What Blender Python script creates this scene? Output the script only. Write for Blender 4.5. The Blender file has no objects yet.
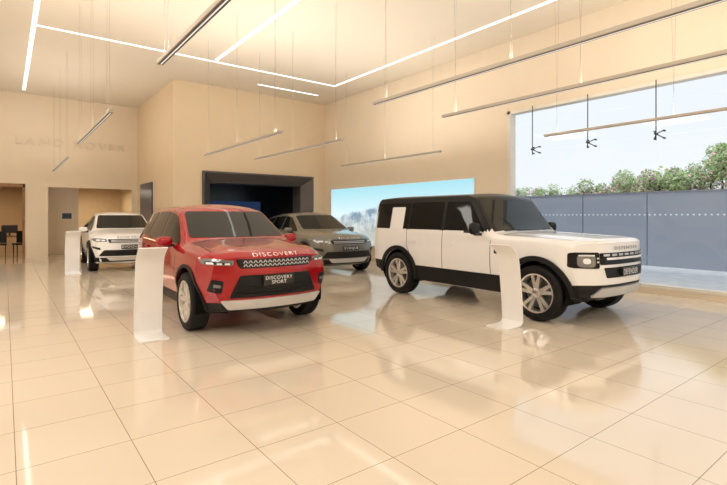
import bpy, bmesh, math, random
from mathutils import Vector, Matrix
from mathutils.bvhtree import BVHTree
random.seed(4)
S = bpy.context.scene
COL = S.collection
S.view_settings.view_transform = 'Standard'

# ---------------------------------------------------------------- materials
def new_mat(name):
    m = bpy.data.materials.new(name); m.use_nodes = True
    return m, m.node_tree, m.node_tree.nodes['Principled BSDF']
def pbr(name, col, rough=0.5, metal=0.0, coat=0.0, noise=0.03, nscale=6.0, spec=0.5, emit=None, es=0.0):
    m, nt, b = new_mat(name)
    b.inputs['Roughness'].default_value = rough
    b.inputs['Metallic'].default_value = metal
    b.inputs['Coat Weight'].default_value = coat
    b.inputs['Coat Roughness'].default_value = 0.03
    b.inputs['Specular IOR Level'].default_value = spec
    tc = nt.nodes.new('ShaderNodeTexCoord')
    n = nt.nodes.new('ShaderNodeTexNoise'); n.inputs['Scale'].default_value = nscale
    nt.links.new(tc.outputs['Object'], n.inputs['Vector'])
    r = nt.nodes.new('ShaderNodeValToRGB')
    r.color_ramp.elements[0].position = 0.3; r.color_ramp.elements[1].position = 0.7
    r.color_ramp.elements[0].color = tuple(max(0, c*(1-noise)) for c in col)+(1,)
    r.color_ramp.elements[1].color = tuple(min(1, c*(1+noise)) for c in col)+(1,)
    nt.links.new(n.outputs['Fac'], r.inputs['Fac'])
    nt.links.new(r.outputs['Color'], b.inputs['Base Color'])
    if emit:
        b.inputs['Emission Color'].default_value = tuple(emit)+(1,)
        b.inputs['Emission Strength'].default_value = es
    return m
M = {}
M['wall'] = pbr('wall_plaster', (0.82,0.72,0.58), 0.75, nscale=1.5, noise=0.015)
M['wallmid'] = pbr('wall_plaster_warm', (0.80,0.655,0.47), 0.75, nscale=1.5, noise=0.015)
M['ceil'] = pbr('ceiling_paint', (0.75,0.675,0.57), 0.8, nscale=1.0, noise=0.01)
M['sign'] = pbr('sign_letter_satin', (0.76,0.665,0.53), 0.45)
M['white'] = pbr('white_gloss', (0.87,0.87,0.88), 0.3, coat=0.2, noise=0.01)
M['frame'] = pbr('window_frame_cream', (0.80,0.77,0.70), 0.4)
M['portal'] = pbr('portal_dark_metal', (0.11,0.10,0.10), 0.4, metal=0.2)
M['navy'] = pbr('navy_panel', (0.012,0.018,0.035), 0.25)
M['bluepanel'] = pbr('blue_panel', (0.03,0.05,0.11), 0.3)
M['rail'] = pbr('grey_rail', (0.16,0.18,0.22), 0.4)
M['red'] = pbr('red_paint', (0.38,0.0002,0.008), 0.22, metal=0.3, coat=1.0, noise=0.02, spec=0.3)
M['carwhite'] = pbr('white_paint', (0.87,0.88,0.90), 0.25, coat=0.7, noise=0.01)
M['grey'] = pbr('grey_paint', (0.175,0.175,0.155), 0.28, metal=0.45, coat=1.0, noise=0.02)
M['black'] = pbr('black_paint', (0.006,0.006,0.007), 0.3, coat=0.1, spec=0.25)
M['clad'] = pbr('black_plastic', (0.011,0.011,0.012), 0.45, spec=0.25)
M['liner'] = pbr('arch_liner', (0.006,0.006,0.006), 0.9, spec=0.1)
M['rubber'] = pbr('tyre_rubber', (0.012,0.012,0.012), 0.7, spec=0.25)
M['alloy'] = pbr('alloy_silver', (0.72,0.71,0.70), 0.25, metal=0.8)
M['disc'] = pbr('brake_steel', (0.22,0.22,0.22), 0.4, metal=0.7)
M['glass'] = pbr('tinted_glass', (0.006,0.007,0.008), 0.04, spec=0.25)
M['screen_g'] = pbr('windscreen_glass', (0.010,0.014,0.014), 0.03, spec=0.35)
M['silver'] = pbr('skid_silver', (0.60,0.60,0.61), 0.35, metal=0.5)
M['lens'] = pbr('lamp_lens', (0.20,0.21,0.22), 0.08, metal=0.2, coat=1.0)
M['drl'] = pbr('lamp_white', (0.75,0.78,0.8), 0.1, emit=(1,1,1), es=0.1)
M['plate'] = pbr('plate_black', (0.012,0.012,0.012), 0.3)
M['ptext'] = pbr('letter_white', (0.9,0.9,0.9), 0.4)
M['dtext'] = pbr('letter_dark', (0.08,0.08,0.08), 0.4)
M['bar'] = pbr('pendant_housing', (0.50,0.46,0.40), 0.4, metal=0.2)
M['barlow'] = pbr('pendant_louvre', (0.12,0.10,0.085), 0.5)
M['wire'] = pbr('steel_wire', (0.30,0.27,0.23), 0.5)
M['wood'] = pbr('brown_wood', (0.28,0.14,0.06), 0.45, noise=0.25, nscale=9)
M['beige'] = pbr('beige_panel', (0.66,0.52,0.34), 0.6)
M['steel'] = pbr('bracket_steel', (0.06,0.06,0.06), 0.35, metal=0.6)
M['pave'] = pbr('paving', (0.60,0.62,0.64), 0.8, noise=0.10, nscale=3)
M['leaf'] = pbr('leaf_green', (0.24,0.37,0.13), 0.6, noise=0.4, nscale=3)
M['leaf2'] = pbr('leaf_olive', (0.42,0.50,0.26), 0.6, noise=0.3, nscale=3)
M['flower'] = pbr('flower_pink', (0.95,0.47,0.60), 0.6, noise=0.2, nscale=5)
M['bark'] = pbr('bark', (0.10,0.07,0.04), 0.9, noise=0.3)
def emis(name, col, s):
    m = bpy.data.materials.new(name); m.use_nodes = True; nt = m.node_tree
    nt.nodes.clear(); o = nt.nodes.new('ShaderNodeOutputMaterial'); e = nt.nodes.new('ShaderNodeEmission')
    e.inputs[0].default_value = tuple(col)+(1,); e.inputs[1].default_value = s
    nt.links.new(e.outputs[0], o.inputs[0]); return m
M['led'] = emis('led_strip', (1,0.97,0.92), 1.6)
M['panel'] = emis('fill_panel_glow', (1,0.95,0.87), 2)  # glow of the added fill panels
M['ledsoft'] = emis('led_soft', (1,0.94,0.84), 1.0)
M['cool'] = emis('cool_glow', (0.75,0.85,0.95), 0.8)
M['blueglow'] = emis('blue_glow', (0.05,0.10,0.25), 0.3)

def floor_mat():
    m, nt, b = new_mat('polished_tile')
    tc = nt.nodes.new('ShaderNodeTexCoord'); mp = nt.nodes.new('ShaderNodeMapping')
    mp.inputs['Location'].default_value = (-0.055+0.002, -0.32, 0)
    br = nt.nodes.new('ShaderNodeTexBrick'); br.offset = 0.0; br.squash = 1.0
    br.inputs['Scale'].default_value = 1.0
    br.inputs['Brick Width'].default_value = 0.62; br.inputs['Row Height'].default_value = 0.62
    br.inputs['Mortar Size'].default_value = 0.0026; br.inputs['Mortar Smooth'].default_value = 0.1
    br.inputs['Color1'].default_value = (0.72,0.635,0.52,1); br.inputs['Color2'].default_value = (0.70,0.615,0.50,1)
    br.inputs['Mortar'].default_value = (0.28,0.20,0.13,1)
    nt.links.new(tc.outputs['Object'], mp.inputs['Vector']); nt.links.new(mp.outputs[0], br.inputs['Vector'])
    nt.links.new(br.outputs['Color'], b.inputs['Base Color'])
    b.inputs['Specular IOR Level'].default_value = 0.9
    n = nt.nodes.new('ShaderNodeTexNoise'); n.inputs['Scale'].default_value = 1.2
    mr = nt.nodes.new('ShaderNodeMapRange'); mr.inputs['To Min'].default_value = 0.05; mr.inputs['To Max'].default_value = 0.08
    nt.links.new(tc.outputs['Object'], n.inputs['Vector']); nt.links.new(n.outputs['Fac'], mr.inputs['Value'])
    nt.links.new(mr.outputs[0], b.inputs['Roughness'])
    return m
M['floor'] = floor_mat()
def glass_mat():
    m = bpy.data.materials.new('clear_glazing'); m.use_nodes = True; nt = m.node_tree; nt.nodes.clear()
    o = nt.nodes.new('ShaderNodeOutputMaterial'); mx = nt.nodes.new('ShaderNodeMixShader')
    t = nt.nodes.new('ShaderNodeBsdfTransparent'); g = nt.nodes.new('ShaderNodeBsdfGlossy')
    g.inputs['Roughness'].default_value = 0.02; t.inputs[0].default_value = (0.98,0.99,0.99,1)
    mx.inputs[0].default_value = 0.012
    nt.links.new(t.outputs[0], mx.inputs[1]); nt.links.new(g.outputs[0], mx.inputs[2]); nt.links.new(mx.outputs[0], o.inputs[0])
    return m
M['glazing'] = glass_mat()
def screen_mat():
    m = bpy.data.materials.new('led_wall_landscape'); m.use_nodes = True; nt = m.node_tree; nt.nodes.clear()
    L = nt.links.new
    def math_(op, a, bv=None):
        n = nt.nodes.new('ShaderNodeMath'); n.operation = op
        for i,x in enumerate((a,bv)):
            if x is None: continue
            if hasattr(x,'links'): L(x,n.inputs[i])
            else: n.inputs[i].default_value=x
        return n.outputs[0]
    o = nt.nodes.new('ShaderNodeOutputMaterial'); e = nt.nodes.new('ShaderNodeEmission'); e.inputs[1].default_value = 1.15
    tc = nt.nodes.new('ShaderNodeTexCoord'); sp = nt.nodes.new('ShaderNodeSeparateXYZ'); L(tc.outputs['Object'], sp.inputs[0])
    cm = nt.nodes.new('ShaderNodeCombineXYZ'); L(sp.outputs['Y'], cm.inputs[0])
    n = nt.nodes.new('ShaderNodeTexNoise'); n.inputs['Scale'].default_value = 1.0; n.inputs['Detail'].default_value = 5; L(cm.outputs[0], n.inputs['Vector'])
    pk = math_('MULTIPLY', math_('ABSOLUTE', math_('SUBTRACT', sp.outputs['Y'], 11.3)), -0.16)
    ridge = math_('ADD', math_('ADD', pk, 1.66), math_('MULTIPLY', n.outputs['Fac'], 0.65))
    df = math_('SUBTRACT', ridge, sp.outputs['Z'])
    df = math_('SUBTRACT', df, 0.05)
    lt = nt.nodes.new('ShaderNodeMapRange'); lt.inputs['From Min'].default_value=-.02; lt.inputs['From Max'].default_value=.06; L(df, lt.inputs['Value'])
    n2 = nt.nodes.new('ShaderNodeTexNoise'); n2.inputs['Scale'].default_value = 2.2; n2.inputs['Detail'].default_value = 7; L(tc.outputs['Object'], n2.inputs['Vector'])
    r2 = nt.nodes.new('ShaderNodeValToRGB'); el = r2.color_ramp.elements
    el[0].position = .42; el[0].color = (0.22,0.32,0.40,1); el[1].position = .58; el[1].color = (0.64,0.73,0.78,1)
    L(n2.outputs['Fac'], r2.inputs['Fac'])
    gr = nt.nodes.new('ShaderNodeMapRange'); gr.inputs['From Min'].default_value = .5; gr.inputs['From Max'].default_value = 2.5; L(sp.outputs['Z'], gr.inputs['Value'])
    rs = nt.nodes.new('ShaderNodeValToRGB'); es = rs.color_ramp.elements
    es[0].color = (0.86,0.95,0.96,1); es[1].color = (0.36,0.72,0.82,1); es[0].position = .3
    L(gr.outputs[0], rs.inputs['Fac'])
    mx = nt.nodes.new('ShaderNodeMixRGB'); L(lt.outputs[0], mx.inputs[0]); L(rs.outputs[0], mx.inputs[1]); L(r2.outputs[0], mx.inputs[2])
    lo = nt.nodes.new('ShaderNodeMapRange'); lo.inputs['From Min'].default_value = .9; lo.inputs['From Max'].default_value = 1.5
    lo.inputs['To Min'].default_value = .7; lo.inputs['To Max'].default_value = 0.05; L(sp.outputs['Z'], lo.inputs['Value'])
    mx2 = nt.nodes.new('ShaderNodeMixRGB'); L(lo.outputs[0], mx2.inputs[0]); L(mx.outputs[0], mx2.inputs[1]); mx2.inputs[2].default_value = (0.62,0.60,0.52,1)
    L(mx2.outputs[0], e.inputs[0]); L(e.outputs[0], o.inputs[0]); return m
M['screen'] = screen_mat()
def fence_mat():
    m, nt, b = new_mat('dotted_hoarding'); L = nt.links.new
    tc = nt.nodes.new('ShaderNodeTexCoord'); sp = nt.nodes.new('ShaderNodeSeparateXYZ'); L(tc.outputs['Object'], sp.inputs[0])
    def math_(op, a, bv=None):
        n = nt.nodes.new('ShaderNodeMath'); n.operation = op
        if hasattr(a, 'links'): L(a, n.inputs[0])
        else: n.inputs[0].default_value = a
        if bv is not None:
            if hasattr(bv, 'links'): L(bv, n.inputs[1])
            else: n.inputs[1].default_value = bv
        return n.outputs[0]
    fy = math_('ABSOLUTE', math_('SUBTRACT', math_('FRACT', math_('MULTIPLY', sp.outputs['Y'], 7.0)), 0.5))
    dy = math_('LESS_THAN', fy, 0.18)
    dz = math_('LESS_THAN', math_('ABSOLUTE', math_('SUBTRACT', sp.outputs['Z'], 1.56)), 0.022)
    tot = math_('MULTIPLY', dy, dz)
    mx = nt.nodes.new('ShaderNodeMixRGB'); L(tot, mx.inputs[0])
    mx.inputs[1].default_value = (0.235,0.265,0.325,1); mx.inputs[2].default_value = (0.6,0.65,0.7,1)
    L(mx.outputs[0], b.inputs['Base Color']); b.inputs['Roughness'].default_value = 0.5
    return m
M['fence'] = fence_mat()

# ---------------------------------------------------------------- mesh helpers
def link(name, me, mats, parent=None, smooth=None):
    o = bpy.data.objects.new(name, me)
    if not isinstance(mats, (list, tuple)): mats = [mats]
    if len(me.materials)==0:
        for m in mats: me.materials.append(m)
    if smooth is not None:
        me.shade_smooth()
        try: me.set_sharp_from_angle(angle=math.radians(smooth))
        except Exception: pass
    COL.objects.link(o)
    if parent: o.parent = parent
    return o
def from_bm(bm, name='m'):
    me = bpy.data.meshes.new(name); bm.to_mesh(me); bm.free(); return me
def bm_box(bm, lo, hi, bev=0.0, mi=0):
    r = bmesh.ops.create_cube(bm, size=1.0)
    vs = r['verts']
    for v in vs:
        v.co = Vector([lo[i] + (v.co[i]+0.5)*(hi[i]-lo[i]) for i in range(3)])
    fs = list({f for v in vs for f in v.link_faces})
    for f in fs: f.material_index = mi
    if bev > 0:
        es = list({e for v in vs for e in v.link_edges})
        bmesh.ops.bevel(bm, geom=es, offset=bev, segments=4, affect='EDGES', profile=0.5)
def boxes(name, lst, mat, parent=None, bev=0.0, kind=None, smooth=None):
    bm = bmesh.new()
    for lo, hi in lst: bm_box(bm, lo, hi, bev)
    o = link(name, from_bm(bm), mat, parent, smooth)
    if kind: o['kind'] = kind
    return o
def empty(name, loc, rz=0.0):
    o = bpy.data.objects.new(name, None); o.location = loc; o.rotation_euler = (0,0,rz)
    o.empty_display_size = 0.2; COL.objects.link(o); return o
def tag(o, label, cat, group=None):
    o['label'] = label; o['category'] = cat
    if group: o['group'] = group
def cyl_mesh(r, a, b, n=12):
    a = Vector(a); b = Vector(b); d = b-a
    bm = bmesh.new(); bmesh.ops.create_cone(bm, cap_ends=True, segments=n, radius1=r, radius2=r, depth=d.length)
    q = Vector((0,0,1)).rotation_difference(d.normalized()).to_matrix().to_4x4()
    bmesh.ops.transform(bm, matrix=Matrix.Translation((a+b)/2) @ q, verts=bm.verts)
    return from_bm(bm)
def text_mesh(s, width, height, extrude=0.0, spacing=1.0):
    c = bpy.data.curves.new('t', 'FONT'); c.body = s; c.align_x = 'CENTER'; c.extrude = extrude; c.space_character = spacing
    c.resolution_u = 3
    o = bpy.data.objects.new('t', c); COL.objects.link(o)
    dg = bpy.context.evaluated_depsgraph_get(); me = bpy.data.meshes.new_from_object(o.evaluated_get(dg))
    bpy.data.objects.remove(o); bpy.data.curves.remove(c)
    xs = [v.co.x for v in me.vertices]; ys = [v.co.y for v in me.vertices]
    cx = (min(xs)+max(xs))/2; cy = (min(ys)+max(ys))/2; sx = width/(max(xs)-min(xs)); sy = height/(max(ys)-min(ys))
    for v in me.vertices: v.co.x = (v.co.x-cx)*sx; v.co.y = (v.co.y-cy)*sy
    me.materials.clear(); return me
def revolve_x(profile, n=48, closed=True):
    bm = bmesh.new(); rings = []
    for i in range(n):
        a = 2*math.pi*i/n
        rings.append([bm.verts.new((x, r*math.cos(a), r*math.sin(a))) for x, r in profile])
    m = len(profile)
    for i in range(n):
        A = rings[i]; B = rings[(i+1)%n]
        for j in range(m if closed else m-1):
            bm.faces.new((A[j], A[(j+1)%m], B[(j+1)%m], B[j]))
    return bm
def rpoly(pts, r=0.03, k=4):
    out = []; n = len(pts)
    for i in range(n):
        p = Vector(pts[i]); a = Vector(pts[i-1]); b = Vector(pts[(i+1)%n])
        ra = min(r, (a-p).length*0.45); rb = min(r, (b-p).length*0.45)
        s = p+(a-p).normalized()*ra; e = p+(b-p).normalized()*rb
        for j in range(k+1):
            t = j/k; q = s*(1-t)**2 + p*2*t*(1-t) + e*t*t; out.append((q.x, q.y))
    return out

# ---------------------------------------------------------------- room
X_R, Y_L, Y_M, X_S, H = 9.86, 20.2, 15.25, 4.2, 5.8
XL, YB = -6.0, -7.0
T = 0.2
boxes('floor', [((XL-T,YB-T,-0.1),(X_R+T,26,0.0))], M['floor'], kind='structure')
boxes('ceiling', [((XL-T,YB-T,H),(X_R+T,Y_L+T,H+0.15))], M['ceil'], kind='structure')
boxes('wall_left', [((XL-T,YB-T,0),(XL,Y_L+T,H))], M['wall'], kind='structure')
boxes('wall_front', [((XL,YB-T,0),(X_R,YB,H))], M['wall'], kind='structure')
A0,A1,AZ = -1.3,0.57,2.63
B0,B1,BZ = 1.24,4.0,2.54
boxes('wall_back', [((XL,Y_L,0),(A0,Y_L+T,H)), ((A0,Y_L,AZ),(A1,Y_L+T,H)), ((A1,Y_L,0),(B0,Y_L+T,H)),
      ((B0,Y_L,BZ),(B1,Y_L+T,H)), ((B1,Y_L,0),(X_S+T,Y_L+T,H))], M['wall'], kind='structure')
boxes('wall_side', [((X_S,Y_M+T,0),(X_S+T,Y_L,H))], M['wallmid'], kind='structure')
P0,P1,PZ = 5.1,9.3,2.98
boxes('wall_middle', [((X_S,Y_M,0),(P0,Y_M+T,H)), ((P0,Y_M,PZ),(P1,Y_M+T,H)), ((P1,Y_M,0),(X_R,Y_M+T,H))], M['wallmid'], kind='structure')
W0,W1,WZ0,WZ1 = -3.0,6.95,0.12,4.07
boxes('wall_right', [((X_R,YB,0),(X_R+T,W0,H)), ((X_R,W0,WZ1),(X_R+T,W1,H)), ((X_R,W0,0),(X_R+T,W1,WZ0)), ((X_R,W1,0),(X_R+T,Y_M+T,H))], M['wall'], kind='structure')
joints = [W1,6.2,4.9,3.6,2.3,1.0,-0.3,-1.6,W0]
bm = bmesh.new()
for i in range(len(joints)-1):
    for z0,z1 in ((WZ0,3.04),(3.055,WZ1)):
        bm_box(bm, (X_R+0.10, joints[i+1]+0.006, z0), (X_R+0.112, joints[i]-0.006, z1))
o = link('window_1', from_bm(bm), M['glazing']); o['kind'] = 'structure'
boxes('trim_1', [((X_R-0.03,W1-0.08,WZ0),(X_R+T,W1,WZ1)), ((X_R-0.03,W0,WZ1-0.07),(X_R+T,W1,WZ1)), ((X_R-0.02,W0,WZ0),(X_R+T,W1,WZ0+0.06))], M['frame'], kind='structure')
for yj in (6.2,4.9,3.6,2.3,1.0):
    rod = link('spider_bracket', cyl_mesh(0.010,(0,0,-0.12),(0,0,WZ1-3.05),10), M['steel'])
    rod.location = (X_R-0.12, yj, 3.05)
    bm = bmesh.new()
    for sy in (-1,1):
        for sz in (-1,1):
            m = cyl_mesh(0.010,(0.0,0,0),(0.14,sy*0.08,sz*0.07),8); bm.from_mesh(m)
            m = cyl_mesh(0.018,(0.14,sy*0.08,sz*0.07),(0.20,sy*0.08,sz*0.07),12); bm.from_mesh(m)
    m = cyl_mesh(0.022,(-0.04,0,0),(0.05,0,0),14); bm.from_mesh(m)
    link('bracket_arm', from_bm(bm), M['steel'], rod)
    tag(rod, 'dark steel spider bracket on rod holding window glass', 'bracket', 'glazing brackets on the big window')
bm = bmesh.new()
prof = [(0.0,-0.04),(-0.0,-0.07),(0.05,-0.07),(0.36,0.30),(0.36,0.9)]
rings = []
for off, dy in prof:
    ring = []
    x0 = P0+off; x1 = P1-off; z1 = PZ-off
    for (x,z) in ((x0,0),(x0,z1),(x1,z1),(x1,0)): ring.append(bm.verts.new((x, Y_M+dy, z)))
    rings.append(ring)
for a,b in zip(rings, rings[1:]):
    for j in range(3): bm.faces.new((a[j],a[j+1],b[j+1],b[j]))
o = link('trim_2', from_bm(bm), M['portal']); o['kind']='structure'
boxes('wall_portal_room', [((4.6,18.4,0),(X_R,18.6,3.3)), ((4.45,Y_M+T,0),(4.6,18.6,3.3)), ((X_R-0.1,Y_M+T,0),(X_R+0.05,18.6,3.3)), ((4.45,Y_M+T,3.2),(X_R,18.6,3.3))], M['navy'], kind='structure')
d = boxes('display_panel', [((6.2,18.34,0.9),(8.6,18.39,2.1))], M['blueglow']); tag(d,'dim blue glowing display panel on dark wall','display panel')
d = boxes('ceiling_lamp', [((5.4,16.9,3.16),(9.2,16.95,3.195))], M['cool']); tag(d,'slim cool ceiling lamp in dark alcove','ceiling light')
boxes('wall_office', [((XL,25.0,0),(X_S+T,25.2,3.2)), ((0.85,Y_L+T,0),(0.95,25,3.1)), ((X_S+T,Y_L+T,0),(X_S+T+.1,25.2,3.2)), ((-4.1,Y_L+T,0),(-4.0,25,3.1))], M['beige'], kind='structure')
boxes('ceiling_office', [((XL,Y_L+T,2.75),(X_S+T+.1,25.2,2.85))], M['wood'], kind='structure')
boxes('wall_partition', [((1.3,21.8,0),(2.35,21.9,2.74))], M['wall'], kind='structure')
boxes('trim_3', [((A0-0.0,Y_L-0.02,AZ-0.12),(A1,Y_L+T+.02,AZ)), ((A1-0.07,Y_L-0.02,0),(A1,Y_L+T+.02,AZ)), ((A0,Y_L-0.02,0),(A0+.07,Y_L+T+.02,AZ))], M['wood'], kind='structure')
p = boxes('framed_picture', [((1.75,21.76,1.35),(2.15,21.795,1.65))], M['frame']); tag(p,'small pale framed picture on office wall','picture')
boxes('picture_print', [((1.79,21.75,1.39),(2.11,21.758,1.61))], M['bluepanel'], p)
for i,(x0,x1,yy) in enumerate(((1.4,2.1,21.2),(2.5,3.2,21.2),(1.6,2.5,23.2),(2.9,3.8,23.2),(-0.6,0.5,22.0))):
    c = boxes('ceiling_lamp', [((x0,yy,2.71),(x1,yy+0.15,2.745))], M['led']); tag(c,'slim white linear ceiling lamp in office','ceiling light','office ceiling lamps')
dk = boxes('desk', [((-0.5,22.0,0.70),(0.75,22.7,0.74))], M['wood'], bev=0.005); tag(dk,'brown wooden desk in the side office','desk')
for x in (-0.45,0.65):
    for y in (22.05,22.6): boxes('leg', [((x,y,0),(x+.05,y+.05,0.70))], M['steel'], dk)
def chair(x,y,rz):
    r = empty('office_chair',(x,y,0),rz)
    boxes('seat', [((-.22,-.22,.43),(.22,.22,.49))], M['clad'], r, bev=.02)
    boxes('backrest', [((-.21,.19,.52),(.21,.24,.95))], M['clad'], r, bev=.02)
    for a in (-.19,.16):
        for b in (-.19,.16): boxes('leg', [((a,b,0),(a+.03,b+.03,.44))], M['steel'], r)
    boxes('back_support', [((-.02,.18,.45),(.02,.2,.6))], M['steel'], r)
    tag(r,'black padded office chair beside the wooden desk','chair','office chairs at the desk')
chair(-0.15,21.6,math.pi); chair(0.48,21.55,math.pi+0.3)
mo = boxes('computer_monitor', [((-.1,22.35,.85),(.4,22.38,1.15))], M['plate']); tag(mo,'black computer monitor standing on wooden desk','monitor')
boxes('monitor_stand', [((.12,22.36,.745),(.18,22.4,.9)), ((.03,22.28,.742),(.27,22.45,.755))], M['steel'], mo)
d = boxes('wall_banner', [((X_S-0.04,17.8,0.6),(X_S-0.002,19.6,2.72))], M['bluepanel'], bev=0.004); tag(d,'tall dark blue panel mounted on cream wall','wall panel')
me = text_mesh('LAND ROVER', 3.45, 0.25, 0.02, 1.35)
o = link('wall_lettering', me, M['sign']); o.rotation_euler = (math.radians(90),0,0); o.location = (2.02, Y_L-0.025, 4.14)
tag(o,'cream raised capital letters on cream wall reading LAND ROVER','sign')
sc = boxes('led_wall_screen', [((X_R-0.08,7.97,0.5),(X_R-0.02,14.7,2.49))], M['screen']); tag(sc,'wide glowing video wall showing a mountain landscape','video wall')
boxes('screen_bezel', [((X_R-0.05,7.94,0.47),(X_R,14.73,2.52))], M['frame'], sc)

# ---------------------------------------------------------------- ceiling strips + lamps
WARM = (1.0,0.935,0.85)
def area(name, loc, sx, sy, power, col=WARM, rot=(0,0,0)):
    l = bpy.data.lights.new(name,'AREA'); l.shape='RECTANGLE'; l.size=sx; l.size_y=sy; l.energy=power; l.color=col
    o = bpy.data.objects.new(name,l); o.location=loc; o.rotation_euler=rot; COL.objects.link(o); return o
strips = [((0.52,-5),(0.52,19.6)), ((0.52,12.8),(8.65,12.8)), ((8.65,-5),(8.65,12.8)), ((4.62,-5),(4.62,12.6)), ((6.6,14.15),(8.8,14.15))]
for (a,b) in strips:
    w = 0.045
    lo = (min(a[0],b[0])-w, min(a[1],b[1])-w, H-0.012); hi = (max(a[0],b[0])+w, max(a[1],b[1])+w, H-0.001)
    s = boxes('ceiling_light_strip', [(lo,hi)], M['led']); tag(s,'white recessed linear light strip in cream ceiling','ceiling light','recessed ceiling light strips')
    ln = (Vector(b)-Vector(a)).length
    area('ceiling_strip_lamp', ((a[0]+b[0])/2,(a[1]+b[1])/2,H-0.02), max(hi[0]-lo[0],.09)*0.99, max(hi[1]-lo[1],.09)*0.99, 0.7*ln)
for (x,y) in ((-3.6,3),(-3.6,8),(-3.6,13),(2.4,-4.6),(6.6,-4.6)):  # fill panels and lamps added out of view to light room and car fronts
    s = boxes('added_fill_panel', [((x-1.2,y-1.2,H-0.03),(x+1.2,y+1.2,H-0.001))], M['panel']); tag(s,'square glowing fill panel added out of view under ceiling','ceiling light','added fill light panels')
    area('added_fill_lamp', (x,y,H-0.04), 2.3, 2.3, 170)
def pendant(x, y0, y1, z=3.0):
    L = y1-y0; cy=(y0+y1)/2
    o = boxes('pendant_light', [((-.031,-L/2,0),(.031,L/2,.04))], M['bar'], bev=0.004)
    o.location = (x,cy,z)
    boxes('louvre', [((-.024,-L/2+.03,-.005),(.024,L/2-.03,.004))], M['barlow'], o)
    boxes('light_diffuser', [((-.005,-L/2+.05,-.008),(.005,L/2-.05,-.004))], M['ledsoft'], o)
    for yy in (-L/2+.25, 0.0, L/2-.25):
        for dx in (-.02,.02):
            link('suspension_wire', cyl_mesh(0.0018,(dx,yy,.035),(dx,yy+dx*3,H-z),5), M['wire'], o)
    tag(o,'long slim grey pendant bar light hung on thin wires','pendant light','suspended bar lights')
    area('added_ceiling_uplamp', (x,cy,z+.05), .04, L*.95, 52, WARM, (math.pi,0,0))  # uplight added above the bar to brighten the ceiling
for x in (1.22,3.95,5.3,8.1):
    pendant(x,0.6,4.9); pendant(x,7.55,11.3 if x<2 else 11.6)
pendant(1.30,14.2,18.8)
area('office_lamp',(2.6,22.9,2.6),2,1.5,55,(1,.84,.60)); area('office_lamp',(-.5,22.9,2.6),1,1.5,30,(1,.70,.42))

# ---------------------------------------------------------------- info stands
def stand(x,y,rz):
    cl = [(0.36,0.006),(0.10,0.006),(0.03,0.015),(0.0,0.05),(0.015,0.3),(0.05,0.6),(0.09,0.88),(0.115,0.96),(0.16,1.01),(0.28,1.10)]
    th=0.014; w=0.165
    bm=bmesh.new(); rows=[]
    for i,(f,z) in enumerate(cl):
        a=Vector(cl[max(i-1,0)]); b=Vector(cl[min(i+1,len(cl)-1)]); t=(b-a).normalized()
        p_in=Vector((f,z)); p_out=p_in+Vector((t.y,-t.x))*(-th)
        rows.append([bm.verts.new((-w,-p_in.x,p_in.y)),bm.verts.new((w,-p_in.x,p_in.y)),bm.verts.new((w,-p_out.x,p_out.y)),bm.verts.new((-w,-p_out.x,p_out.y))])
    for a,b in zip(rows,rows[1:]):
        for j in range(4): bm.faces.new((a[j],a[(j+1)%4],b[(j+1)%4],b[j]))
    bm.faces.new(rows[0]); bm.faces.new(rows[-1])
    zmin=min(v.co.z for v in bm.verts)
    for v in bm.verts: v.co.z-=zmin
    bmesh.ops.recalc_face_normals(bm,faces=bm.faces)
    o=link('information_stand',from_bm(bm),M['white'],None,30); o.location=(x,y,0); o.rotation_euler=(0,0,rz)
    return o
s=stand(1.43,6.3,0); tag(s,'white curved information stand beside the red car','information stand','white information stands')
s=stand(1.40,14.3,0); tag(s,'white curved information stand beside the small white car','information stand','white information stands')
s=stand(5.56,3.85,-math.pi/2); tag(s,'white curved information stand beside the boxy white car','information stand','white information stands')

# ---------------------------------------------------------------- car builder
def lerp_k(kn,y):
    if y<=kn[0][0]: return kn[0][1]
    for (a,va),(b,vb) in zip(kn,kn[1:]):
        if y<=b: return va+(vb-va)*(y-a)/(b-a)
    return kn[-1][1]
def sm(kn,y,s):
    if not isinstance(kn,list): return kn
    return sum(lerp_k(kn,y+s*d)*w for d,w in ((-1,.15),(-.5,.22),(0,.26),(.5,.22),(1,.15)))
NC=16
def section(c,y):
    s=c.get('smooth',.07); g=lambda k: sm(c[k],y,s)
    zb,wb,wm,zm,wl,zl,wt,ze,cr=[g(k) for k in ('zb','wb','wm','zm','wl','zl','wt','ze','cr')]
    P=[(0,zb-.03),(wb,zb),(wm,zm),(wl,zl),(wt,ze)]
    R=[0,.05,c.get('rm',.1),c.get('rb',.06),c.get('rt',.06)]
    P=[Vector(p) for p in P]
    crown=[Vector((wt*(1-t),ze+cr*(1-(1-t)**2))) for t in [i/NC for i in range(1,NC+1)]]
    pts=[P[0]]; marks={}
    segs=[3,3,4,6]
    prev=P[0]
    for i in range(1,5):
        p=P[i]
        q = P[i+1] if i<4 else crown[3]
        r1=min(R[i],(P[i-1]-p).length*.4); r2=min(R[i],(q-p).length*.4)
        a=p+(P[i-1]-p).normalized()*r1; b=p+(q-p).normalized()*r2
        n=segs[i-1]
        for j in range(1,n): pts.append(prev+(a-prev)*(j/n))
        marks[i]=len(pts)
        for j in range(6):
            t=j/5; pts.append(a*(1-t)**2+p*2*t*(1-t)+b*t*t)
        prev=b
    for k in range(2,NC):
        pts.append(crown[k])
    return pts,marks
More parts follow.
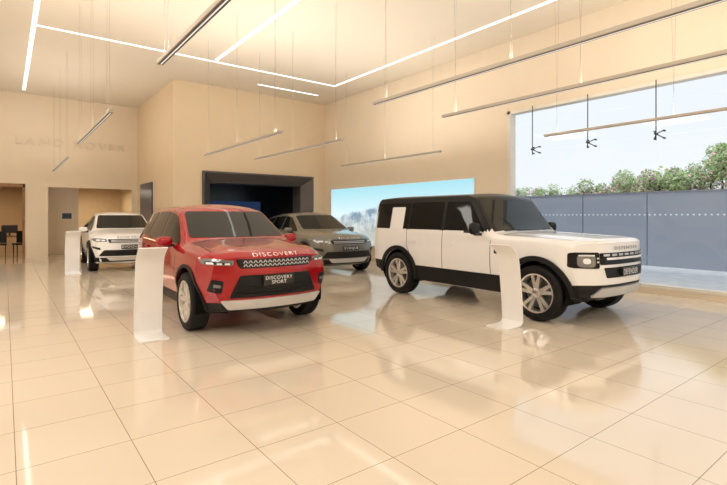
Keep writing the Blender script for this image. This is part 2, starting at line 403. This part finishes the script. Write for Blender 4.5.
def build_body(c):
    n=int((c['yr']-c['yf'])/.045)
    ys=[c['yf']+(c['yr']-c['yf'])*i/n for i in range(n+1)]
    bm=bmesh.new(); rings=[]; marks=None
    for y in ys:
        pts,marks=section(c,y); m=len(pts)
        right=[bm.verts.new((p.x,y,p.y)) for p in pts]
        left=[right[0]]+[bm.verts.new((-p.x,y,p.y)) for p in pts[1:-1]]+[right[-1]]
        rings.append((right,left))
    m=len(rings[0][0])
    matf=c.get('matf',lambda j,y,z,marks:0)
    for i in range(len(rings)-1):
        yc=(ys[i]+ys[i+1])/2
        for side in (0,1):
            A=rings[i][side];B=rings[i+1][side]
            for j in range(m-1):
                try: f=bm.faces.new((A[j],A[j+1],B[j+1],B[j]))
                except ValueError: continue
                f.material_index=matf(j,yc,(A[j].co.z+A[j+1].co.z)/2,marks)
    K=10
    for e in (0,-1):
        Rr,Ll=rings[e]; rows=[]; yc=ys[e]
        for j in range(1,m-1):
            r=Rr[j];l=Ll[j]; row=[r]
            for k in range(1,K): row.append(bm.verts.new(r.co.lerp(l.co,k/K)))
            row.append(l); rows.append(row)
        for jj,(a,b) in enumerate(zip(rows,rows[1:])):
            mi=matf(jj+1,yc,a[0].co.z,marks)
            for k in range(K):
                f=bm.faces.new((a[k],a[k+1],b[k+1],b[k])); f.material_index=mi
        for k in range(K):
            f=bm.faces.new((Rr[0],rows[0][k+1],rows[0][k])); f.material_index=matf(0,yc,0.3,marks)
            bm.faces.new((Rr[-1],rows[-1][k],rows[-1][k+1]))
    yf=c['yf'];yr=c['yr']; rdg=c.get('ridge',None)
    for v in bm.verts:
        y=v.co.y
        if rdg and v.co.z>.9:
            x0,amp,wid,y1=rdg
            fy=max(0,min(1,(y-yf-.05)/.25))*max(0,min(1,(y1-y)/.15))
            v.co.z+=amp*math.exp(-((abs(v.co.x)-x0)/wid)**2)*fy
        f=max(0,min(1,(yf+.95-y)/.95))**1.4
        b=max(0,min(1,(y-yr+.6)/.6))**1.4
        ax=min(1.2,abs(v.co.x)/.85)
        v.co.y=y+c['kx']*ax**c.get('px',2.4)*f+lerp_k(c['rake'],v.co.z)*f-.10*ax**2.4*b
    bmesh.ops.recalc_face_normals(bm,faces=bm.faces)
    return bm
class Car:
    def __init__(s,c,loc,rz,label):
        s.c=c; s.root=empty('car',loc,rz); tag(s.root,label,'car')
        bm=build_body(c); s.bvh=BVHTree.FromBMesh(bm); me=from_bm(bm)
        mats=[c['paint']]+c.get('extra',[])
        for mm in mats: me.materials.append(mm)
        tmp=bpy.data.objects.new('tmp',me); COL.objects.link(tmp)
        h=c['wbase']/2; cb=bmesh.new()
        s.Ra=c['R']+.055
        for yy in (-h,h):
            for sg in (-1,1):
                m=cyl_mesh(s.Ra,(sg*.5,yy,c['R']+.01),(sg*1.3,yy,c['R']+.01),56); cb.from_mesh(m)
        cm=from_bm(cb); cm.materials.append(mats[0])
        co=bpy.data.objects.new('cut',cm); COL.objects.link(co)
        md=tmp.modifiers.new('b','BOOLEAN'); md.operation='DIFFERENCE'; md.object=co; md.solver='EXACT'
        dg=bpy.context.evaluated_depsgraph_get(); me2=bpy.data.meshes.new_from_object(tmp.evaluated_get(dg))
        bpy.data.objects.remove(tmp); bpy.data.objects.remove(co)
        s.body=link('body',me2,mats,s.root,32)
        for yy in (-h,h):
            for sg in (-1,1):
                r=s.Ra-.004
                b=revolve_x([(sg*.5,r*.02),(sg*.5,r),(sg*(lerp_k(c['wm'],yy)-.03),r)],48,closed=False)
                bmesh.ops.translate(b,verts=b.verts,vec=(0,yy,c['R']+.01))
                bmesh.ops.bisect_plane(b,geom=b.verts[:]+b.edges[:]+b.faces[:],plane_co=(0,0,.27),plane_no=(0,0,-1),clear_outer=True)
                link('wheel_arch_liner',from_bm(b),M['liner'],s.root,40)
        s.wheels()
    def ray(s,ax,a,b):
        if ax=='L': o,d,nr=(-3,a,b),(1,0,0),(-.9,a,b)
        elif ax=='R': o,d,nr=(3,a,b),(-1,0,0),(.9,a,b)
        elif ax=='F': o,d,nr=(a,-5,b),(0,1,0),(a,s.c['yf'],b)
        elif ax=='B': o,d,nr=(a,5,b),(0,-1,0),(a,s.c['yr'],b)
        else: o,d,nr=(a,b,5),(0,0,-1),(a,b,1.2)
        loc,n,i,ds=s.bvh.ray_cast(Vector(o),Vector(d))
        if loc is None:
            loc,n,i,ds=s.bvh.find_nearest(Vector(nr))
        if n.dot(Vector(d))>0: n=-n
        return loc,n
    def decal(s,name,polys,ax,mat,off=.004,step=.07,deep=.012,label=None):
        if not isinstance(polys[0][0],(tuple,list)): polys=[polys]
        out=bmesh.new()
        for poly in polys:
            bm=bmesh.new(); vs=[bm.verts.new((p[0],p[1],0)) for p in poly]; bm.faces.new(vs)
            bmesh.ops.triangulate(bm,faces=bm.faces[:])
            for k in (0,1):
                lo=min(p[k] for p in poly);hi=max(p[k] for p in poly)
                nn=int((hi-lo)/step)
                for i in range(1,nn+1):
                    v=lo+(hi-lo)*i/(nn+1)
                    co=[0,0,0];no=[0,0,0];co[k]=v;no[k]=1
                    bmesh.ops.bisect_plane(bm,geom=bm.verts[:]+bm.edges[:]+bm.faces[:],dist=1e-5,plane_co=co,plane_no=no)
            bmesh.ops.remove_doubles(bm,verts=bm.verts[:],dist=1e-4)
            bm.verts.index_update()
            low={}
            hits={v:s.ray(ax,v.co.x,v.co.y) for v in bm.verts}
            top={v:out.verts.new(h[0]+h[1]*off) for v,h in hits.items()}
            for f in bm.faces:
                try: out.faces.new([top[v] for v in f.verts])
                except ValueError: pass
            for e in bm.edges:
                if len(e.link_faces)==1:
                    for v in e.verts:
                        if v not in low:
                            h=hits[v]; low[v]=out.verts.new(h[0]-h[1]*deep)
                    a,b=e.verts
                    try: out.faces.new((top[a],top[b],low[b],low[a]))
                    except ValueError: pass
            bm.free()
        bmesh.ops.recalc_face_normals(out,faces=out.faces)
        o=link(name,from_bm(out),mat,s.root,38)
        if label:o['label']=label
        return o
    def both(s,name,poly,mat,**k):
        s.decal(name,poly,'L',mat,**k); s.decal(name,poly,'R',mat,**k)
    def mirf(s,name,polys,mat,**k):
        if not isinstance(polys[0][0],(tuple,list)): polys=[polys]
        k.setdefault('step',.03)
        s.decal(name,polys,'F',mat,**k); s.decal(name,[[(-a,b) for a,b in reversed(p)] for p in polys],'F',mat,**k)
    def text(s,txt,w,h,x,z,mat,off=.006,ax='F',spacing=1.3):
        me=text_mesh(txt,w,h,0,spacing)
        for v in me.vertices:
            p,n=s.ray(ax,v.co.x+x,v.co.y+z); v.co=p+n*off
        link('badge_lettering',me,mat,s.root)
    def plate(s,lines,z,w=.46,h=.12,yo=.02):
        p,n=s.ray('F',0,z); y=p.y-yo
        pl=boxes('number_plate',[((-w/2,-.012,-h/2),(w/2,.012,h/2))],M['plate'],s.root,bev=.004)
        pl.location=(0,y,z)
        k=len(lines)
        for i,t in enumerate(lines):
            hh=h*.66/k; me=text_mesh(t,min(w*.9,len(t)*hh*.95),hh,0,1.1)
            o=link('plate_lettering',me,M['ptext'],pl); o.rotation_euler=(math.radians(90),0,0)
            o.location=(0,-.0135,h*(.5-(i+.5)/k)*.85)
    def wheels(s):
        c=s.c; R=c['R'];tw=c['tw'];h=c['wbase']/2; rr=R*c.get('rimf',.73); t2=tw/2
        tire=from_bm(revolve_x([(-t2+.01,rr),(-t2-.006,rr+.03),(-t2-.008,R*.88),(-t2+.008,R*.965),(-t2+.035,R),(-.03,R),(-.028,R-.006),(-.018,R-.006),(-.016,R),(.016,R),(.018,R-.006),(.028,R-.006),(.03,R),(t2-.035,R),(t2-.008,R*.965),(t2+.008,R*.88),(t2,rr),(t2-.02,rr-.004),(-t2+.02,rr-.004)],64))
        rim=revolve_x([(-t2+.012,rr+.006),(-t2+.0,rr+.002),(-t2+.004,rr-.018),(-t2+.03,rr-.03),(t2-.02,rr-.035),(t2-.01,rr)],64,closed=False)
        def spoke(a0,r0,w0,a1,r1,w1,x0,x1,th):
            e=[]
            for (a,r,w,x) in ((a0,r0,w0,x0),(a1,r1,w1,x1)):
                cen=Vector((0,r*math.cos(a),r*math.sin(a))); tn=Vector((0,-math.sin(a),math.cos(a)))
                for sx,sw in ((0,-.8),(0,.8),(1,1),(1,-1)):
                    e.append(rim.verts.new(cen+tn*sw*w/2+Vector((x+sx*th,0,0))))
            for q in ((0,1,2,3),(7,6,5,4),(0,4,5,1),(1,5,6,2),(2,6,7,3),(3,7,4,0)):
                rim.faces.new([e[i] for i in q])
        ns=c.get('ns',5)
        for i in range(ns):
            a=2*math.pi*i/ns+.3
            for sg in (-1,1):
                spoke(a+sg*.13,.045,.075,a+sg*c.get('sp',.22),rr-.012,.056,-t2+.030,-t2+.012,.04)
        bmesh.ops.recalc_face_normals(rim,faces=rim.faces)
        rim=from_bm(rim)
        hub=revolve_x([(-t2+.018,.001),(-t2+.018,.035),(-t2+.026,.062),(-t2+.07,.075),(t2-.05,.075)],24,closed=False); hub=from_bm(hub)
        dsc=revolve_x([(.0,.001),(.0,rr*.80),(.02,rr*.80)],36,closed=False); dsc=from_bm(dsc)
        back=from_bm(revolve_x([(.05,.001),(.05,rr-.02)],36,closed=False))
        for me,mm,a in ((tire,M['rubber'],35),(rim,M['alloy'],30),(hub,M['alloy'],30),(dsc,M['disc'],30),(back,M['liner'],30)):
            me.materials.append(mm); me.shade_smooth(); me.set_sharp_from_angle(angle=math.radians(a))
        for yy in (-h,h):
            for sg in (-1,1):
                w=bpy.data.objects.new('wheel',rim); COL.objects.link(w); w.parent=s.root
                w.location=(sg*(c['tx']),yy,R); w.rotation_euler=(0,0,0 if sg<0 else math.pi)
                for nm,me in (('tire',tire),('hub_cap',hub),('brake_disc',dsc),('wheel_backing',back)):
                    o=bpy.data.objects.new(nm,me); COL.objects.link(o); o.parent=w
    def arch_trim(s,w=.06,off=.018,mat=None,zlo=.30,step=.07):
        h=s.c['wbase']/2; zc=s.c['R']+.01
        for yy in (-h,h):
            a0=math.asin(max(-1,(zlo-zc)/(s.Ra)))
            N=26; inn=[];outp=[]
            for i in range(N+1):
                a=a0+(math.pi-2*a0)*i/N
                inn.append((yy+s.Ra*math.cos(a),zc+s.Ra*math.sin(a)))
                outp.append((yy+(s.Ra+w)*math.cos(a),zc+(s.Ra+w)*math.sin(a)))
            poly=inn+outp[::-1]
            s.both('wheel_arch_trim',poly,mat or M['clad'],off=off,step=step)
    def mirror(s,x,y,z,mat,sz=(.22,.12,.135)):
        for sg in (-1,1):
            bm=bmesh.new(); bmesh.ops.create_uvsphere(bm,u_segments=24,v_segments=16,radius=1)
            for v in bm.verts:
                q=v.co.copy(); 
                f=lambda t,p: math.copysign(abs(t)**p,t)
                v.co=Vector((f(q.x,.6)*sz[0]/2, f(q.y,.8)*sz[1]/2, f(q.z,.6)*sz[2]/2))
                if v.co.y>sz[1]*.28: v.co.y=sz[1]*.28
            m=link('side_mirror',from_bm(bm),mat,s.root,40)
            m.location=(sg*x,y,z)
            boxes('mirror_arm',[((-.08-sg*.08,-.025,-sz[2]/2-.015),(.08-sg*.08,.025,-sz[2]/2+.025))],M['clad'],m,bev=.008)
            boxes('mirror_glass',[((-sz[0]/2+.035,sz[1]*.27,-sz[2]/2+.03),(sz[0]/2-.035,sz[1]*.30,sz[2]/2-.03))],M['lens'],m)
    def lines(s,segs,w=.006):
        for seg in segs:
            (a,b),(c2,d)=seg
            v=Vector((c2-a,d-b)); n=Vector((-v.y,v.x)).normalized()*w/2
            pl=[(a-n.x,b-n.y),(c2-n.x,d-n.y),(c2+n.x,d+n.y),(a+n.x,b+n.y)]
            s.both('door_seam',pl,M['liner'],off=.0012,deep=.004)
    def handles(s,lst,mat):
        for y,z in lst: s.both('door_handle',rpoly([(y,z),(y+.2,z),(y+.2,z+.032),(y,z+.032)],.012),mat,off=.028)

def rect(x0,x1,z0,z1,r=.02): return rpoly([(x0,z0),(x1,z0),(x1,z1),(x0,z1)],r)

# ---- red mid-size SUV
def smat(j,y,z,mk):
    return 1 if (y<-1.5 and j<mk[2]-2) else 0
DS=dict(yf=-2.235,yr=2.36,wbase=2.741,R=.378,tw=.235,tx=.81,kx=.22,paint=M['red'],extra=[M['clad']],matf=smat,smooth=.06,rimf=.72,ridge=(.46,.014,.11,-1.0),
 zb=[(-2.235,.33),(-1.85,.27),(-1.6,.22),(1.9,.24),(2.36,.36)], wb=[(-2.235,.64),(-1.9,.80),(1.9,.85),(2.36,.7)],
 wm=[(-2.235,.80),(-1.9,.90),(-1.3,.94),(1.4,.945),(2.0,.91),(2.36,.8)], zm=.68,
 wl=[(-2.235,.76),(-1.9,.87),(-1.2,.90),(0,.91),(1.4,.91),(2.1,.85),(2.36,.76)],
 zl=[(-2.235,.90),(-1.9,.97),(-1.2,1.02),(0,1.04),(1.4,1.09),(2.2,1.08),(2.36,1.0)],
 wt=[(-2.235,.68),(-1.9,.74),(-1.1,.77),(-.95,.76),(-.2,.67),(.5,.67),(1.6,.64),(2.05,.60),(2.3,.6),(2.36,.6)],
 ze=[(-2.235,.955),(-2.17,1.025),(-1.9,1.06),(-1.0,1.13),(-.25,1.57),(.1,1.63),(.8,1.645),(1.6,1.61),(2.05,1.55),(2.28,1.14),(2.36,1.02)],
 cr=[(-2.235,.035),(-1,.05),(-.3,.065),(2.36,.07)], rm=.12,rb=.06,rt=.06,
 rake=[(.2,.10),(.42,.02),(.60,0),(.80,0),(1.0,.03),(1.1,.06)])
c=Car(DS,(2.83,7.63,0),math.radians(-1.5),'glossy red sport utility car facing the aisle')
c.decal('windshield',rpoly([(-.73,1.19),(.73,1.19),(.625,1.57),(-.625,1.57)],.05),'F',M['screen_g'],off=.004,step=.1)
for p in (rpoly([(-.84,1.105),(-.22,1.505),(.16,1.565),(.16,1.125)],.03), rpoly([(.22,1.125),(.22,1.57),(1.0,1.575),(1.06,1.15)],.03), rpoly([(1.13,1.16),(1.07,1.57),(1.72,1.53),(1.92,1.40),(1.72,1.19)],.04)):
    c.both('side_window',p,M['glass'],off=.004,step=.08)
c.decal('rear_window',rpoly([(-.6,1.25),(.6,1.25),(.5,1.5),(-.5,1.5)],.05),'B',M['glass'])
c.arch_trim(.045,.014,zlo=.28)
c.both('sill_cladding',rpoly([(-.93,.27),(.93,.27),(.93,.40),(-.93,.40)],.01),M['clad'],off=.014)
c.lines([((-.86,.42),(-.86,1.08)),((.19,.40),(.19,1.12)),((.98,.62),(1.10,1.12)),((-.9,.41),(.9,.41))])
c.handles([(-.12,.95),(.82,.98)],M['red'])
c.mirror(1.0,-.62,1.14,M['red'])
c.decal('lower_grille',rpoly([(-.48,.765),(.48,.765),(.60,.49),(-.60,.49)],.03),'F',M['clad'],off=.008)
for i in range(3):
    c.decal('intake_slat',rect(-.50-.02*i,.50+.02*i,.61-.04*i,.620-.04*i,.003),'F',M['black'],off=.022)
c.decal('skid_plate',rpoly([(-.70,.465),(.70,.465),(.60,.35),(-.60,.35)],.03),'F',M['silver'],off=.022)
c.mirf('bumper_vent',rpoly([(.66,.70),(.79,.73),(.81,.58),(.68,.55)],.02),M['clad'],off=.010)
c.mirf('fog_lamp',rpoly([(.69,.655),(.77,.67),(.77,.63),(.69,.62)],.01),M['lens'],off=.016)
c.decal('grille',rpoly([(-.48,.85),(.48,.85),(.53,.965),(-.53,.965)],.025),'F',M['black'],off=.008)
zz=[]
for row,z0 in enumerate((.868,.912)):
    for i in range(15):
        x=-.44+i*.0615
        zz.append([(x,z0),(x+.012,z0),(x+.036,z0+.034),(x+.024,z0+.034)]); zz.append([(x+.048,z0),(x+.060,z0),(x+.036,z0+.034),(x+.024,z0+.034)])
c.decal('grille_mesh',zz,'F',M['silver'],off=.016,step=.5)
c.mirf('headlight',rpoly([(.55,.890),(.545,.950),(.80,.972),(.86,.950),(.84,.900)],.02),M['lens'],off=.010)
c.mirf('headlight_bezel',rpoly([(.57,.895),(.57,.925),(.81,.937),(.825,.908)],.01),M['black'],off=.015)
for q in ((.585,.645,.898,.920),(.67,.73,.900,.922),(.755,.805,.903,.925)): c.mirf('daytime_lamp',rect(*q,.01),M['drl'],off=.020)
c.text('DISCOVERY',.62,.036,0,1.010,M['ptext'],off=.008)
c.plate(['DISCOVERY','SPORT'],.695,.42,.13,.03)
for sgn in (-1,1):
    a,b=sorted((sgn*.725,sgn*.732)); c.decal('bonnet_seam',[(a,-1.85),(b,-1.85),(b,-1.1),(a,-1.1)],'T',M['liner'],off=.0012,deep=.004)

# ---- boxy white SUV with black roof
def dmat(j,y,z,mk):
    if y<-1.5 and j<mk[2]-1: return 2
    if y>-.66 and j>=mk[4]-2: return 1
    if -.84<y<-.14 and j>=mk[3]+5 and z>1.25: return 1
    return 0
DF=dict(yf=-2.32,yr=2.40,wbase=3.00,R=.398,tw=.255,tx=.835,kx=.25,px=3.8,paint=M['carwhite'],extra=[M['black'],M['clad']],matf=dmat,smooth=.03,rimf=.70,sp=.20,ridge=(.50,.012,.10,-.80),
 zb=[(-2.32,.40),(-2.0,.30),(2.0,.32),(2.4,.45)], wb=[(-2.32,.78),(-2.0,.90),(2.1,.92),(2.4,.86)],
 wm=[(-2.32,.90),(-2.1,.94),(-1.6,.96),(2.2,.96),(2.4,.92)], zm=[(-2.1,.74),(-1.2,.80),(2.4,.80)],
 wl=[(-2.32,.88),(-2.1,.92),(-1.6,.94),(2.2,.94),(2.4,.9)],
 zl=[(-2.32,1.08),(-2.1,1.12),(-.8,1.165),(0,1.2),(2.4,1.22)],
 wt=[(-2.32,.82),(-2.1,.865),(-.85,.875),(-.68,.855),(-.28,.80),(2.2,.81),(2.4,.8)],
 ze=[(-2.32,1.10),(-2.285,1.16),(-.85,1.205),(-.68,1.24),(-.28,1.80),(-.10,1.85),(1.8,1.86),(2.25,1.84),(2.36,1.78),(2.4,1.6)],
 cr=[(-2.32,.025),(-.8,.035),(-.2,.05),(2.4,.05)], rm=.12,rb=.03,rt=.03,
 rake=[(.3,.14),(.45,.05),(.60,0),(.80,0),(1.0,.01),(1.15,.015)])
c=Car(DF,(6.98,5.25,0),math.radians(-1.2),'boxy white off-road car with black roof and cladding')
c.decal('windshield',rpoly([(-.80,1.27),(.80,1.27),(.74,1.77),(-.74,1.77)],.05),'F',M['screen_g'],off=.004,step=.1)
c.both('side_window',rpoly([(-.55,1.255),(-.21,1.74),(.30,1.75),(.30,1.255)],.03),M['glass'],off=.004)
c.both('side_window',rpoly([(.37,1.255),(.37,1.75),(1.20,1.75),(1.20,1.255)],.03),M['glass'],off=.004)
c.both('side_window',rpoly([(1.25,1.255),(1.25,1.75),(2.22,1.75),(2.22,1.255)],.03),M['glass'],off=.004)
c.both('quarter_panel',rpoly([(1.38,1.24),(1.38,1.67),(1.76,1.67),(1.76,1.24)],.03),M['carwhite'],off=.010,label='white square quarter panel')
c.both('window_pillar',rpoly([(.28,1.25),(.28,1.76),(.39,1.76),(.39,1.25)],.005),M['black'],off=.003)
c.both('window_pillar',rpoly([(1.17,1.25),(1.17,1.76),(1.28,1.76),(1.28,1.25)],.005),M['black'],off=.003)
c.arch_trim(.07,.03,zlo=.34)
c.both('sill_cladding',rpoly([(-1.0,.33),(1.0,.33),(1.0,.59),(-1.0,.59)],.02),M['clad'],off=.012)
c.both('rear_bumper_cladding',rpoly([(2.02,.42),(2.38,.48),(2.38,.62),(2.02,.62)],.02),M['clad'],off=.012)
c.both('fender_vent',rpoly([(-1.0,.92),(-.78,.92),(-.78,1.06),(-1.0,1.06)],.015),M['clad'],off=.008)
c.lines([((-.70,.60),(-.70,1.16)),((.335,.60),(.335,1.25)),((1.26,.95),(1.26,1.25)),((1.05,.60),(1.26,.95))],w=.010)
c.handles([(.06,1.02),(.98,1.02)],M['carwhite'])
c.mirror(1.08,-.50,1.30,M['black'],(.20,.13,.19))
c.decal('skid_plate',rpoly([(-.56,.53),(.56,.53),(.68,.41),(-.68,.41)],.03),'F',M['silver'],off=.03)
c.decal('grille',rpoly([(-.60,.84),(.60,.84),(.60,1.0),(-.60,1.0)],.02),'F',M['black'],off=.008)
c.decal('grille_bar',[rect(-.50,.50,.905,.935,.008)],'F',M['carwhite'],off=.018)
for i in range(7):
    c.decal('grille_slat',[rect(-.55+.16*i,-.44+.16*i,.955,.985,.008)],'F',M['silver'],off=.012)
c.mirf('headlight_bezel',rpoly([(.61,.79),(.61,1.01),(.90,1.01),(.91,.80)],.03),M['black'],off=.010)
c.mirf('headlight',rect(.668,.850,.812,.985,.055),M['lens'],off=.02)
c.mirf('headlight_ring',[rect(.682,.836,.960,.976,.006)],M['drl'],off=.026)
c.mirf('projector_lamp',rect(.725,.795,.855,.930,.03),M['drl'],off=.028)
c.mirf('indicator_lamp',rect(.622,.645,.918,.940,.008),M['drl'],off=.018)
c.mirf('indicator_lamp',rect(.622,.645,.868,.890,.008),M['drl'],off=.018)
c.decal('upper_grille',rpoly([(-.55,.80),(.55,.80),(.50,.66),(-.50,.66)],.02),'F',M['clad'],off=.007)
c.text('DEFENDER',.66,.042,0,1.06,M['dtext'],off=.008)
c.plate(['DEFENDER'],.735,.46,.11,.04)
for sgn in (-1,1):
    a,b=sorted((sgn*.805,sgn*.813)); c.decal('bonnet_seam',[(a,-2.0),(b,-2.0),(b,-.86),(a,-.86)],'T',M['liner'],off=.0012,deep=.004)
c.decal('bonnet_seam',[(-.8,-.866),(.8,-.866),(.8,-.857),(-.8,-.857)],'T',M['liner'],off=.0012,deep=.004)

# ---- coupe SUVs
def evoque(paint,loc,rz,label):
    EV=dict(yf=-2.17,yr=2.2,wbase=2.681,R=.37,tw=.235,tx=.82,kx=.25,paint=paint,smooth=.06,rimf=.74,ridge=(.46,.014,.09,-.95),
     zb=[(-2.17,.28),(-1.9,.23),(1.8,.25),(2.2,.4)], wb=[(-2.17,.68),(-1.85,.84),(1.8,.85),(2.2,.7)],
     wm=[(-2.17,.79),(-1.85,.90),(-1.3,.945),(1.4,.95),(1.9,.91),(2.2,.8)], zm=.66,
     wl=[(-2.17,.74),(-1.85,.86),(-1.2,.90),(0,.91),(1.4,.90),(2.0,.84),(2.2,.76)],
     zl=[(-2.17,.84),(-1.9,.92),(-1.2,.99),(0,1.04),(1.4,1.13),(2.05,1.13),(2.2,1.0)],
     wt=[(-2.17,.64),(-1.9,.73),(-1.05,.75),(-.9,.73),(-.1,.63),(.5,.63),(1.5,.59),(1.85,.56),(2.1,.58),(2.2,.6)],
     ze=[(-2.17,.89),(-2.1,.95),(-1.9,.99),(-.95,1.09),(-.1,1.53),(.2,1.565),(.8,1.56),(1.5,1.49),(1.85,1.43),(2.1,1.15),(2.2,1.02)],
     cr=[(-2.17,.04),(-1,.05),(-.2,.06),(2.2,.06)], rm=.12,rb=.05,rt=.06,
     rake=[(.2,.10),(.42,.02),(.60,0),(.80,.01),(1.0,.06),(1.1,.07)])
    c=Car(EV,loc,rz,label)
    c.decal('windshield',rpoly([(-.70,1.15),(.70,1.15),(.59,1.52),(-.59,1.52)],.05),'F',M['screen_g'],off=.004,step=.1)
    for p in (rpoly([(-.76,1.085),(-.10,1.465),(.22,1.50),(.22,1.115)],.03), rpoly([(.27,1.12),(.27,1.50),(.95,1.48),(1.02,1.16)],.03), rpoly([(1.07,1.17),(1.01,1.475),(1.62,1.40),(1.72,1.23)],.04)):
        c.both('side_window',p,M['glass'],off=.004)
    c.arch_trim(.045,.012,zlo=.28)
    c.both('sill_cladding',rpoly([(-.9,.28),(.9,.28),(.9,.40),(-.9,.40)],.01),M['clad'],off=.012)
    c.lines([((-.80,.42),(-.80,1.05)),((.245,.40),(.245,1.10)),((.92,.62),(1.05,1.14))])
    c.mirror(1.0,-.55,1.12,paint)
    c.decal('lower_grille',rpoly([(-.62,.60),(.62,.60),(.74,.44),(-.74,.44)],.03),'F',M['clad'],off=.008)
    c.decal('lower_bumper',rpoly([(-.80,.40),(.80,.40),(.76,.28),(-.76,.28)],.02),'F',M['clad'],off=.006)
    c.decal('skid_plate',rpoly([(-.58,.42),(.58,.42),(.48,.32),(-.48,.32)],.03),'F',M['silver'],off=.018)
    c.decal('grille',rpoly([(-.50,.79),(.50,.79),(.54,.885),(-.54,.885)],.02),'F',M['black'],off=.008)
    for z in (.81,.845): c.decal('grille_slat',[rect(-.46,.46,z,z+.016,.003)],'F',M['silver'],off=.012)
    c.mirf('headlight',rpoly([(.55,.815),(.56,.89),(.84,.91),(.88,.87),(.80,.82)],.02),M['lens'],off=.008)
    for q in ((.59,.67,.833,.868),(.70,.78,.84,.874)): c.mirf('daytime_lamp',rect(*q,.01),M['drl'],off=.013)
    c.mirf('bumper_vent',rpoly([(.70,.66),(.86,.70),(.86,.65),(.70,.60)],.01),M['clad'],off=.008)
    c.text('RANGE ROVER',.62,.035,0,.935,M['dtext'] if paint is M['carwhite'] else M['ptext'],off=.008)
    c.plate(['EVOQUE'],.68,.46,.11,.03)
    return c
evoque(M['carwhite'],(2.80,15.9,0),math.radians(-3),'compact white sport utility car near the back wall')
evoque(M['grey'],(7.15,11.78,0),math.radians(-4),'compact grey sport utility car by the video wall')

# ---------------------------------------------------------------- outside
g=boxes('ground_outside',[((X_R+T,-30,-0.12),(60,60,-0.02))],M['pave']); g['kind']='structure'
FX=15.6
yy=-6.0
while yy<22:
    f=boxes('fence_panel',[((-.03,-.985,0),(.03,.985,2.2))],M['fence']); f.location=(FX,yy+1,-0.02)
    boxes('fence_rail',[((-.045,-1,2.2),(.045,1,2.26))],M['rail'],f)
    tag(f,'blue grey fence panel with rows of pale dots','fence','dotted fence panels outside')
    yy+=2.0
def foliage(bm,rnd,cx,cy,cz,r,flow,n,s0=.05):
    for _ in range(n):
        d=Vector((rnd.gauss(0,1),rnd.gauss(0,1),rnd.gauss(0,1))).normalized()*r*rnd.uniform(.5,1.05)
        p=Vector((cx,cy,cz))+d; s=rnd.uniform(.6,1.2)*s0
        a=Vector((rnd.gauss(0,1),rnd.gauss(0,1),rnd.gauss(0,1))).normalized(); b=a.orthogonal().normalized()
        vs=[bm.verts.new(p+q) for q in (a*s*1.5,b*s*.8,-a*s*1.5,-b*s*.8)]
        f=bm.faces.new(vs); f.material_index=2 if rnd.random()<flow else (0 if rnd.random()<.55 else 1)
rnd=random.Random(8); bm=bmesh.new()
y=-2.0
topk=[(-2,4.0),(4.0,3.75),(4.9,3.4),(6.0,3.2),(8.5,3.0),(10.5,2.85),(16,2.8)]
while y<17:
    zt=lerp_k(topk,y)
    for q in range(4):
        r=rnd.uniform(.22,.38); fl=rnd.choice((0,.03,.12,.3,.55))
        foliage(bm,rnd,17.0+rnd.uniform(-.4,.5),y+rnd.uniform(-.2,.2),zt-r-rnd.uniform(0,.45)-q*.28,r,fl,210,.036)
    m=cyl_mesh(.03,(17.1,y,0),(17.1,y+.1,zt-.6),6); n0=len(bm.faces); bm.from_mesh(m); bm.faces.ensure_lookup_table()
    for f in bm.faces[n0:]: f.material_index=3
    y+=.28
hg=link('flowering_hedge',from_bm(bm),[M['leaf'],M['leaf2'],M['flower'],M['bark']]); hg.location=(0,0,-.02)
tag(hg,'continuous green hedge with pink blossoms behind fence','hedge'); hg['kind']='stuff'
for i,(x,y,h) in enumerate(((19.6,4.6,4.1),(19.9,7.6,3.45))):
    bm=bmesh.new(); rnd=random.Random(40+i)
    for _ in range(12):
        foliage(bm,rnd,rnd.uniform(-.9,.9),rnd.uniform(-.9,.9),h-rnd.uniform(.4,1.4),rnd.uniform(.3,.5),0,260,.05)
    m=cyl_mesh(.07,(0,0,0),(0,0,h-.8),8); n0=len(bm.faces); bm.from_mesh(m); bm.faces.ensure_lookup_table()
    for f in bm.faces[n0:]: f.material_index=3
    o=link('tree',from_bm(bm),[M['leaf'],M['leaf2'],M['flower'],M['bark']]); o.location=(x,y,-.02); tag(o,'small green leafy tree behind the fence','tree','trees behind the fence')

# ---------------------------------------------------------------- world, sun
w=bpy.data.worlds.new('World'); S.world=w; w.use_nodes=True; nt=w.node_tree
bg=nt.nodes['Background']; tc=nt.nodes.new('ShaderNodeTexCoord'); sp=nt.nodes.new('ShaderNodeSeparateXYZ')
r=nt.nodes.new('ShaderNodeValToRGB'); r.color_ramp.elements[0].color=(0.80,0.83,0.87,1); r.color_ramp.elements[1].color=(0.72,0.78,0.88,1); r.color_ramp.elements[1].position=.7
nt.links.new(tc.outputs['Generated'],sp.inputs[0]); nt.links.new(sp.outputs['Z'],r.inputs[0]); nt.links.new(r.outputs[0],bg.inputs[0]); bg.inputs[1].default_value=1.2
sl=bpy.data.lights.new('sun','SUN'); sl.energy=1.9; sl.angle=.2; so=bpy.data.objects.new('sun',sl); so.rotation_euler=(0,math.radians(-38),0); COL.objects.link(so)

# ---------------------------------------------------------------- camera
cam=bpy.data.cameras.new('camera'); cam.sensor_width=36; cam.lens=466/727*36; cam.shift_y=-26.5/727
co=bpy.data.objects.new('camera',cam); co.location=(0,0,1.5); co.rotation_euler=(math.radians(90),0,math.radians(-37.6)); COL.objects.link(co)
S.camera=co
